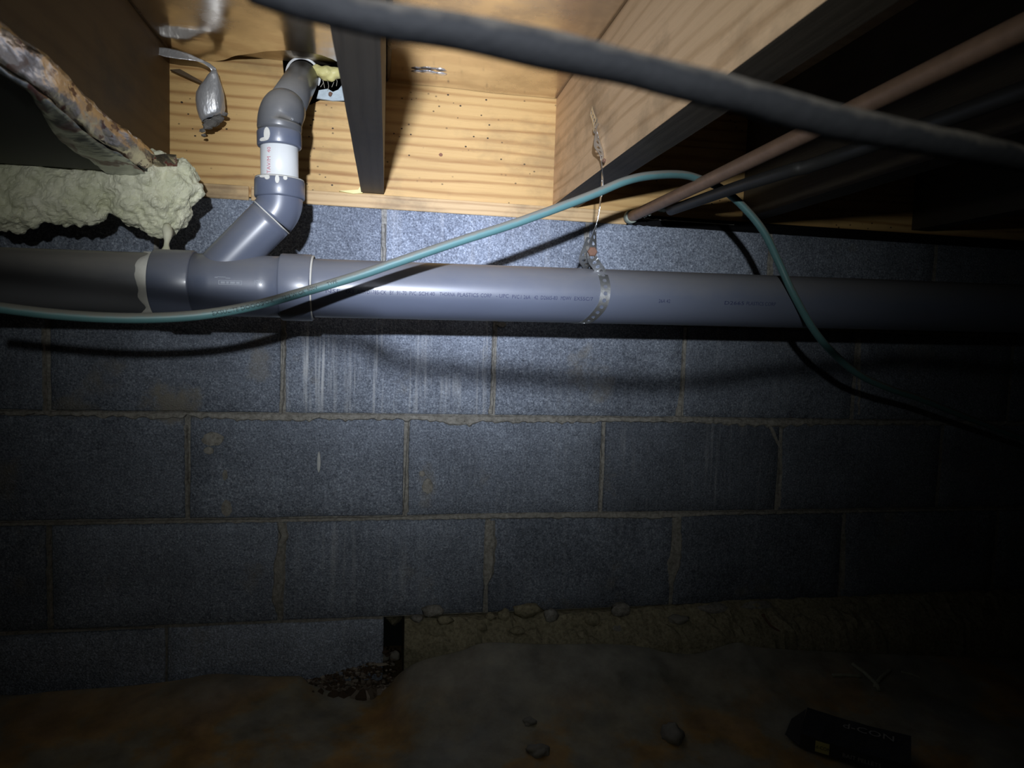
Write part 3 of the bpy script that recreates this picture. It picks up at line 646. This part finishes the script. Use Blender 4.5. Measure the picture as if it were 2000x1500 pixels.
cement_ring(pc(xa-.004), Vector((1,0,0)), RP+.0002, .010, .016, 4, 'cement_ring')
cement_ring(pc(xd), Vector((1,0,0)), RP+.0035, .0016, .001, 5, 'cement_ring')
# branch, elbow, stub, upper elbow and pipe through the notch
def V_(px, py): return at_y(px, py, YP)
b0, b1, b2, b3 = V_(425,532), V_(531,425), V_(546,396), V_(546.5,352)
obj('branch', tube(BM(), spline([b0, (b0+b1)/2, b1], .01), .0325, 48), PVC, t, True)
obj('elbow', tube(BM(), spline([b1, V_(541,411), b2, V_(546.5,378)], .004), .0331, 48), PVC, t, True)
cement_ring(b1, (b1-b0), .0331, .0009, .0008, 9, 'cement_ring', n=48, th=.0006)
bm = BM(); ring_collar(bm, V_(546.5,389), b3, .0362, .024); hubl = obj('hub', bm, PVC, t, True)
stub = obj('stub_pipe', tube(BM(), [V_(546.5,370), V_(546,320), V_(545.5,268)], .0271, 40), WPVC, t, True, 'white plastic stub')
bm = BM(); ring_collar(bm, V_(546,289), V_(545.5,258), .0318, .02); obj('hub', bm, PVC, t, True)
bm = BM()                                    # drips of white cement at both hub rims
ring = obj('cement_ring', ring_collar(BM(), b3+Vector((0,0,-.0012)), b3+Vector((0,0,.0012)), .0352, .0271), CEMENT, t, True)
def around(c, r, ang, h, R_): return c+Vector((math.sin(ang)*R_, -math.cos(ang)*R_, h))
for i,(a,h0,h1,w,cc_,R_) in enumerate([(-.35,.000,-.007,.004,b3,.0366),(.05,.0,-.012,.003,b3,.0366),(.35,.0,-.006,.003,b3,.0366),(-.55,.0,-.004,.006,b3,.0366),(-.42,.021,.002,.005,V_(546,289),.0322),(-.62,.007,.0015,.008,V_(546,289),.0322)]):
    bm = BM(); n = 12; vv = []
    for k in range(n):
        q = 2*math.pi*k/n; da = w/R_*math.cos(q)*(1+.4*mnoise.noise(Vector((k,i,0)))); hh = (h0+h1)/2+(h0-h1)/2*math.sin(q); vv.append(bm.verts.new(around(cc_,R_,a+da,hh,R_+.0004)))
    bm.faces.new(vv); o = obj('cement_drip', bm, CEMENT, t); o.modifiers.new('t','SOLIDIFY').thickness = .0008
e0, e1 = V_(545.5,258), V_(547,236); u1 = at_y(595,144,.03)
um = V_(551,222); dirn = (u1-um).normalized()
obj('upper_elbow', tube(BM(), spline([e0, e1, um, um+dirn*.022], .004), lambda s: .0318 if s > .004 else .0308, 48), PVCD, t, True)
up = obj('upper_pipe', tube(BM(), [um, um.lerp(u1,.5), u1], .0285, 48), PVCD, t, True)
bm = BM(); ring_collar(bm, at_y(592.5,147,.0)+dirn*-.004, at_y(592.5,147,.0)+dirn*.003, .0318, .028, 48, .001); obj('pipe_collar', bm, WPVC, t, True, 'white ring where the pipe passes the notch')
# print on the pipes
def on_pipe(x0, ang, R_=RP, flip=1):
    return lambda u, v: pc(x0+u)+Vector((0, -math.cos(ang+v/R_)*(R_+.0003), math.sin(ang+v/R_)*(R_+.0003)))
sz = .0083
x_ = px2x(640)
for tx_, px_0, px_1 in (('NSF',640,668),('4X3',677,694),('ASTM',700,716),('D1785-CK',718,755),('BY',761,769),('91-70',774,793),('PVC',798,811),('SCH 40',816,846),('THORNA',855,884),('PLASTICS',888,928),('CORP',932,953),('- UPC',961,985),('PVC I',991,1009),('26A',1013,1026),('42',1033,1040),('D2665-83',1045,1077),('MDWV',1083,1103),('EX55C/7',1108,1144),('26A 42',1268,1290),('D2665',1392,1430),('PLASTICS CORP',1434,1490)):
    obj('printed_lettering', text_mesh(BM(), tx_, sz, on_pipe(px2x(px_0), -.2-.02*(px_0>980)), 0., px2x(px_1)-px2x(px_0)), INK, t)
PVCL = plain('raised_pvc', (.30,.33,.39), .5)
def wye_bar(u0, u1, a0, a1):                 # raised maker's mark: framed plate with bars
    bm = BM(); n_ = 4; rr_ = RP+.0022; P_ = []
    for r_ in (rr_, RP+.001):
        P_.append([[bm.verts.new(pc(u)+Vector((0,-math.cos(a)*r_,math.sin(a)*r_))) for a in (a0,a1)] for u in (u0,u1)])
    T_, D_ = P_; bm.faces.new((T_[0][0],T_[1][0],T_[1][1],T_[0][1]))
    for q0,q1 in (((0,0),(1,0)),((1,0),(1,1)),((1,1),(0,1)),((0,1),(0,0))): bm.faces.new((T_[q0[0]][q0[1]],T_[q1[0]][q1[1]],D_[q1[0]][q1[1]],D_[q0[0]][q0[1]]))
    obj('moulded_mark', bm, PVCL, t)
x4, x5 = px2x(441), px2x(485); dx_ = x5-x4
for u0,u1,a0,a1 in ((0,1,-.035,-.015),(0,1,.085,.1),(0,.03,-.03,.1),(.97,1,-.03,.1),(.10,.28,.0,.065),(.34,.44,.0,.065),(.5,.7,.0,.065),(.76,.9,.0,.065),(-.16,-.04,.17,.20),(-.04,.3,.19,.21),(.3,.5,.16,.18)): wye_bar(x4+dx_*u0, x4+dx_*u1, a0, a1)
o = obj('moulded_lettering', text_mesh(BM(), '(OU)', .0075, on_pipe(px2x(507), .03, RP+.0016), 0., px2x(525)-px2x(507)), PVCL, t); o.modifiers.new('t','SOLIDIFY').thickness = .0006
sc_ = V_(546,330)
bm = BM(); text_mesh(bm, 'LCTAV/M  40', .0085, lambda u,v: sc_+Vector((math.sin(-.33-v/.0271)*.0274, -math.cos(-.33-v/.0271)*.0274, -.023+u))); obj('red_lettering', bm, REDINK, t)

# ------------------------------------------------------------------ PERFORATED STRAP
def strap_path():
    J = .9205
    a = [at_x(1155,216,J), at_x(1163,243,J), at_x(1172,262,J)-Vector((.004,0,0)), at_x(1177,288,J)-Vector((.007,0,0)), at_x(1181,310,J)-Vector((.004,0,0))]
    c = [at_y(1177,345,-.31), at_y(1174,385,-.302), at_y(1167,430,-.298), at_y(1161,462,-.302), at_y(1156.5,492,-.308), at_y(1158.5,508,-.305)]
    px_ = px2x(1160); Cn = pc(px_); R_ = RP+.0012
    loop = []
    for ang, dx in ((60,.0035),(40,.005),(20,.006),(0,.0055),(-20,.003),(-40,-.004),(-60,-.0115),(-80,-.0195),(-110,-.028),(-150,-.028),(170,-.022),(130,-.015),(95,-.010)):
        q = math.radians(ang); loop.append(Cn+Vector((dx, -math.cos(q)*R_, math.sin(q)*R_)))
    d = [at_y(1140,505,-.285), at_y(1146,485,-.294), at_y(1152,464,-.298)]
    P = a+c+loop+d
    Wd = [(0,.5,1)]*0+[Vector((0,.75,.6)),Vector((0,.8,.55)),Vector((.25,.8,.5)),Vector((.8,.5,.25)),Vector((.5,.85,.1))]
    Wd += [Vector((.16,1,.05)),Vector((.14,1,0)),Vector((.2,1,0)),Vector((.65,.75,0)),Vector((1,.1,0)),Vector((1,.1,0))]
    Wd += [Vector((1,0,0))]*len(loop)+[Vector((1,.1,0)),Vector((1,.3,0)),Vector((.8,.6,0))]
    return P, Wd
def strap_mesh(P, Wd, w=.0162, pitch=.0110, hr=.0033):
    D = spline(P, .0012); n = len(D); S = [0.]
    for i in range(1,n): S.append(S[-1]+(D[i]-D[i-1]).length)
    # width direction by control index, arc-proportional
    cs = [0.]; 
    idx = []; j = 0
    for p in P:
        k = min(range(j, n), key=lambda i: (D[i]-Vector(p)).length_squared if i < j+400 else 9); idx.append(k); j = k
    def frame(s):
        i = 0; lo_, hi = 0, n-1
        while lo_ < hi-1:
            m_ = (lo_+hi)//2
            if S[m_] <= s: lo_ = m_
            else: hi = m_
        f = (s-S[lo_])/max(1e-9,S[hi]-S[lo_]); p = D[lo_].lerp(D[hi], min(1,f)); q = lo_+f
        a = 0
        while a < len(idx)-2 and idx[a+1] <= q: a += 1
        g_ = (q-idx[a])/max(1,idx[a+1]-idx[a]); wv = Vector(Wd[a]).lerp(Vector(Wd[a+1]), min(1,max(0,g_)))
        tt = (D[min(hi+1,n-1)]-D[max(lo_-1,0)]).normalized(); wv = (wv-tt*wv.dot(tt)).normalized(); return p, wv
    bm = BM(); m_ = int(S[-1]/pitch); pt = S[-1]/m_; prev = None
    def P2(s, v): p, wv = frame(max(0,min(S[-1],s))); return p+wv*v
    for c in range(m_):
        s0 = c*pt; out = []; inn = []
        for (a, b) in [(i/4., -.5) for i in range(4)]+[(1., -.5+i/4.) for i in range(4)]+[(1-i/4., .5) for i in range(4)]+[(0., .5-i/4.) for i in range(4)]:
            out.append(bm.verts.new(P2(s0+a*pt, b*w)))
            ang = math.atan2(b*w, (a-.5)*pt); inn.append(bm.verts.new(P2(s0+pt/2+hr*math.cos(ang), hr*math.sin(ang))))
        for k in range(16): bm.faces.new((out[k],out[(k+1)%16],inn[(k+1)%16],inn[k]))
    bmesh.ops.remove_doubles(bm, verts=bm.verts[:], dist=.0002); return bm
st = thing('hanger_strap', 'perforated metal hanger strap looped under the grey drain pipe', 'hanger strap', tuple(at_y(1157,490,-.308)))
o = obj('strap_band', strap_mesh(*strap_path()), GALV, st); o.modifiers.new('t','SOLIDIFY').thickness = .0005
def hexhead(c, ax, r, h, name, mat, par):
    bm = BM(); ax = ax.normalized(); u = ax.cross(Vector((0,0,1))).normalized(); v = ax.cross(u)
    A = [bm.verts.new(c+(u*math.cos(k*math.pi/3)+v*math.sin(k*math.pi/3))*r) for k in range(6)]; C_ = [bm.verts.new(q.co+ax*h) for q in A]; T_ = [bm.verts.new(c+(q.co-c)*.8+ax*h*1.2) for q in A]
    for X_, Y_ in ((A,C_),(C_,T_)):
        for k in range(6): bm.faces.new((X_[k],X_[(k+1)%6],Y_[(k+1)%6],Y_[k]))
    bm.faces.new(T_); bm.faces.new(A[::-1]); return obj(name, bm, mat, par)
hexhead(at_y(1156,492,-.3095), Vector((0,-1,0)), .0078, .005, 'bolt', RUST, st)
o = obj('nail_head', lump(BM(), at_x(1180,314,.916), (.003,.004,.004), 3, 1), RUST, st)

# ------------------------------------------------------------------ COPPER PIPE, BLACK PIPE
cu0 = at_y(1231,424,-.012); t = thing('copper_pipe', 'tarnished copper pipe reaching out from the wall top toward the right', 'copper pipe', tuple(cu0))
cpts = [cu0+Vector((0,.01,0)), cu0+Vector((.0,-.3,.0)), cu0+Vector((-.002,-.6,.001)), cu0+Vector((-.003,-.95,.004)), cu0+Vector((-.003,-2.3,.01))]
obj('tube', tube(BM(), spline(cpts,.03), .0105, 28), COPPER, t, True)
bm = BM(); ring_collar(bm, cu0+Vector((0,.004,0)), cu0+Vector((0,-.012,0)), .0135, .010, 28, .002); VERD = plain('verdigris', (.42,.48,.42), .8, .1, .4, 120, .6); obj('fitting', bm, VERD, t, True)
bm = BM()
for i in range(9): lump(bm, cu0+Vector((.009+.002*math.sin(i*2), -.02-.008*i, -.005+.003*math.sin(i*3))), (.003,.005,.003), i, 1, .5, 2.)
obj('solder_crust', bm, VERD, t, True)
c2 = at_y(1293,408,-.01)
bm = BM(); lump(bm, c2, (.014,.012,.006), 3, 2, .4, 1.6); tag(obj('caulk_dab', bm, VERD, None, True), 'pale green caulk dab on the sill just right of copper pipe', 'caulk')
bp0 = Vector((1.110,-.02,.602+ZO)); bm = BM(); tube(bm, spline([bp0, bp0+Vector((.01,-.36,.002)), bp0+Vector((.03,-.65,.004)), bp0+Vector((.05,-2.3,.01))],.03), .011, 20)
bp = at_z(1432,368,.602); bm.free(); bm = BM(); tube(bm, spline([bp+Vector((-.006,.22,.004)), bp, at_z(1550,331,.602), at_z(1670,294,.604), at_z(1670,294,.604)+Vector((.06,-.8,.01))],.03), .009, 20)
blp = tag(obj('black_pipe', bm, plain('dull_black_plastic', (.03,.03,.03), .5, 0, .3, 30), None, True), 'dull black water pipe in shade right of the copper pipe', 'pipe')
# ------------------------------------------------------------------ TEAL CABLE
tp = [(-120,585,-0.520),(0,601,-0.510),(100,613,-0.500),(200,620,-0.490),(300,621,-0.480),(400,614,-0.470),(500,596,-0.460),(600,568,-0.450),(700,538,-0.440),(790,507,-0.435),(900,470,-0.430),(1000,438,-0.425),(1100,402,-0.420),(1165,377,-0.415),(1220,354,-0.410),(1270,343,-0.390),(1330,341,-0.345),(1370,351,-0.318),(1410,369,-0.312),(1450,402,-0.315),(1490,450,-0.320),(1520,510,-0.320),(1550,575,-0.325),(1590,645,-0.320),(1630,692,-0.300),(1680,733,-0.270),(1740,760,-0.240),(1800,780,-0.210),(1880,812,-0.180),(1980,850,-0.150),(2120,900,-0.130)]
CAB = spline([at_y(*q) for q in tp], .008)
tm = Mat('teal_cable_sheath', .45, 0, .4); ge = tm.n('NewGeometry'); sz_ = tm.n('SeparateXYZ'); tm.put(sz_.inputs[0], ge.outputs['Normal'])
dustf = tm.ramp(tm.math('ADD', sz_.outputs[2], tm.math('MULTIPLY', tm.math('SUBTRACT', tm.noise(60,5,.7),.5),.8)), [(.0,0.),(.42,.9)])
tm.col(tm.mix(dustf, tm.mix(tm.noise(45,4,.6),(.07,.165,.175),(.10,.215,.225)), (.18,.172,.148)))
tc_ = thing('extension_cable', 'teal rubber cable sagging across the drain pipe and up over the sill', 'cable', tuple(CAB[len(CAB)//2]))
obj('sheath', tube(BM(), CAB, .0062, 18), tm.m, tc_, True)
fr = frames(CAB); CS = [0.]
for i in range(1,len(CAB)): CS.append(CS[-1]+(CAB[i]-CAB[i-1]).length)
def on_cable(px0, dv=0.):
    i0 = min(range(len(CAB)), key=lambda i: abs((lambda p: ((p-CAM).dot(cr)/(p-CAM).dot(cf))*FPX+1000)(CAB[i])-px0)); s0 = CS[i0]
    def f(u, v):
        s = s0+u; i = i0
        while i < len(CS)-2 and CS[i+1] < s: i += 1
        q = (s-CS[i])/max(1e-9,CS[i+1]-CS[i]); p = CAB[i].lerp(CAB[i+1], q); tt = (CAB[i+1]-CAB[i]).normalized()
        front = (CAM-p); front = (front-tt*front.dot(tt)).normalized(); upv = tt.cross(front); upv = upv if upv.z > 0 else -upv
        a = (v+dv)/.0062; return p+(front*math.cos(a)+upv*math.sin(a))*.0065
    return f
for tx_, px_0, z_, dv_ in (('EXSULITE DOOOS',416,.0074,-.0025),('PO-K',508,.0062,-.002),('12/3 W/GR',546,.0062,-.002),('600V',597,.0062,-.001),('TYPE',632,.0062,-.001)):
    obj('printed_lettering', text_mesh(BM(), tx_, z_, on_cable(px_0, dv_)), DARKINK, tc_)
# ------------------------------------------------------------------ BLACK CABLE close by
kp_ = [(330,-110,-1.160),(540,-18,-1.164),(650,20,-1.166),(745,36,-1.168),(850,52,-1.168),(1000,86,-1.168),(1100,104,-1.167),(1200,125,-1.166),(1300,152,-1.163),(1400,177,-1.160),(1500,200,-1.157),(1600,232,-1.152),(1750,262,-1.144),(1875,286,-1.130),(2000,312,-1.110),(2300,380,-1.060)]
KC = spline([at_y(*q) for q in kp_], .006)
end0 = KC[0]; KC = spline([end0+Vector((-.6,.0,.0)), end0+Vector((-.25,.0,.02))]+[KC[i] for i in range(0,len(KC),4)]+[KC[-1]+Vector((.35,.15,-.02)), KC[-1]+Vector((.9,.4,-.0))], .005)
bm = BM(); tube(bm, KC, lambda s: .0053+.0010*mnoise.noise(Vector((s*14,0,1)))+.0006*mnoise.noise(Vector((s*37,0,2))), 22, True, .07, 60)
tag(obj('black_cable', bm, BLACK, None, True), 'thick black cable crossing close in front under the joists', 'cable')

# ------------------------------------------------------------------ LITTER on the ground at right
def drop(p): return p
def sheet_at(px, py):                       # meet the sheet surface along the sight line
    v = ray(px, py); best = None; t_ = .9
    while t_ < 2.0:
        p = CAM+v*t_; i = min(range(len(ep)), key=lambda k: abs(ep[k].x-p.x)); q = ep[i]
        if p.y <= q.y:
            if p.z <= max(sheet_z(p.x,p.y,q.y,q.z), -.344+ZO): return p
        elif p.y > -.005: return p
        t_ += .002
    return p
t = thing('pellet_carton', 'crushed dark carton with small yellow label lying on the plastic at lower right', 'carton', tuple(sheet_at(1650,1470)))
o0 = sheet_at(1562,1466); o1 = sheet_at(1700,1512); ax = (o1-o0); ax.z = 0; ax.normalize(); ay = Vector((-ax.y, ax.x, 0)); base = Vector((o0.x,o0.y,o0.z+.006))
cl, cw, chh = .165, .085, .026
def CB(u, v, w): return base+ax*u+ay*v+Vector((0,0,w))
CARD = plain('black_carton', (.035,.036,.04), .5, 0, .4, 30); FADE = plain('faded_grey_print', (.34,.34,.33), .7, 0, .2, 80); YEL = plain('yellow_label', (.50,.46,.16), .6, 0, .15, 60)
bm = BM(); nu = 10; rows = []
for i in range(nu+1):
    u = cl*i/nu; sag = -.007*math.sin(math.pi*i/nu)+.003*mnoise.noise(Vector((i*.9,2,0)))
    rows.append([bm.verts.new(CB(u,0,0)), bm.verts.new(CB(u,-.002,chh+sag*.3)), bm.verts.new(CB(u,cw*.45,chh+.004+sag)), bm.verts.new(CB(u,cw,chh+.006+sag*.4)), bm.verts.new(CB(u,cw,0))])
for A, C_ in zip(rows, rows[1:]):
    for k in range(5): bm.faces.new((A[k],A[(k+1)%5],C_[(k+1)%5],C_[k]))
bm.faces.new(rows[0][::-1]); bm.faces.new(rows[-1]); obj('carton_body', bm, CARD, t)
bm = BM(); fp = [(-.001,0,.003),(-.026,.006,.012),(-.022,.05,.02),(-.002,cw-.005,.03),(.0,cw*.5,.034)]
bm.faces.new([bm.verts.new(CB(*q)) for q in fp]); o = obj('end_flap', bm, CARD, t); o.modifiers.new('t','SOLIDIFY').thickness = .0009
bm = BM(); bm.faces.new([bm.verts.new(CB(u,-.0035,w)) for u,w in ((.024,.003),(.046,.003),(.046,.022),(.024,.022))]); o = obj('label_patch', bm, YEL, t); o.modifiers.new('t','SOLIDIFY').thickness = .0006
bm = BM(); text_mesh(bm, 'd-CON', .0088, lambda u,v: CB(.0248+u*.86,-.0046,.0095+v)); obj('label_lettering', bm, DARKINK, t)
bm = BM(); text_mesh(bm, 'BAIT PELLETS', .0098, lambda u,v: CB(.066+u,-.0036,.008+v)); obj('side_lettering', bm, FADE, t)
bm = BM(); text_mesh(bm, 'd-CON', .026, lambda u,v: CB(.060+u,.048+v,chh+.0064)); obj('top_lettering', bm, FADE, t)
STN = plain('grey_stone', (.26,.25,.22), .9, 0, .45, 45, .7)
def stone(px, py, r, lab, sd, Y=None, up=.3):
    p = at_y(px,py,Y) if Y is not None else sheet_at(px,py); tag(obj('stone', lump(BM(), p+Vector((0,0,r[2]*up)), r, sd, 3, .45, 1.3), STN, None, True), lab, 'stone')
stone(1325,1212, (.022,.012,.009), 'flat grey stone stuck on the tan footing at right', 3, -.03)
stone(1312,1440, (.020,.022,.018), 'rough dark stone lying on the plastic left of the crushed carton', 5)
stone(1034,1411, (.011,.010,.006), 'small pale pebble alone on the plastic sheet below the footing', 7)
stone(1052,1470, (.018,.014,.010), 'brown clod on the plastic at the bottom below the small pebble', 8)
stone(770,1281, (.011,.010,.010), 'rounded pebble on the right in the open wall gap', 9, .02, 0); stone(748,1284, (.012,.010,.008), 'angular pebble on the left in the open wall gap', 10, .02, 0)
bm = BM(); lump(bm, at_y(742,1298,-.006), (.018,.006,.003), 4, 2); o = tag(obj('wood_chip', bm, plain('pale_chip', (.36,.32,.26), .9), None, True), 'pale flat chip lying on the gravel at the gap', 'wood chip')
np_ = [at_y(1491,1202,-.045), at_y(1506,1222,-.052), at_y(1530,1236,-.058), at_y(1561,1246,-.062)]
t = thing('bent_nail', 'thin dark bent nail sticking out over the footing at right', 'nail', tuple(np_[0]))
obj('shank', tube(BM(), spline(np_,.004), .0021, 10), RUST, t, True); obj('nail_head', lump(BM(), np_[0], (.0042,.0042,.0042), 2, 1, .2), RUST, t, True)
TW = plain('grey_green_twig', (.36,.37,.28), .9, 0, .4, 70, .5)
for lab, pts, r in [('straight pale twig on dark plastic, left of the forked twig', [(1626,1322),(1655,1322),(1682,1324)], .0034),
                    ('forked grey-green twig with raised tip on the dark plastic', [(1664,1300),(1688,1318),(1712,1342),(1716,1352)], .0042),
                    ('short dark twig crossing the forked twig on its right', [(1708,1345),(1722,1325),(1738,1312)], .0036),
                    ('thin pale twig furthest right on the dark plastic', [(1760,1315),(1780,1319),(1798,1327)], .0025)]:
    P_ = [sheet_at(*q)+Vector((0,0,r)) for q in pts]; tag(obj('twig', tube(BM(), spline(P_,.006), r, 9, True, .3, 90), TW, None, True), lab, 'twig')
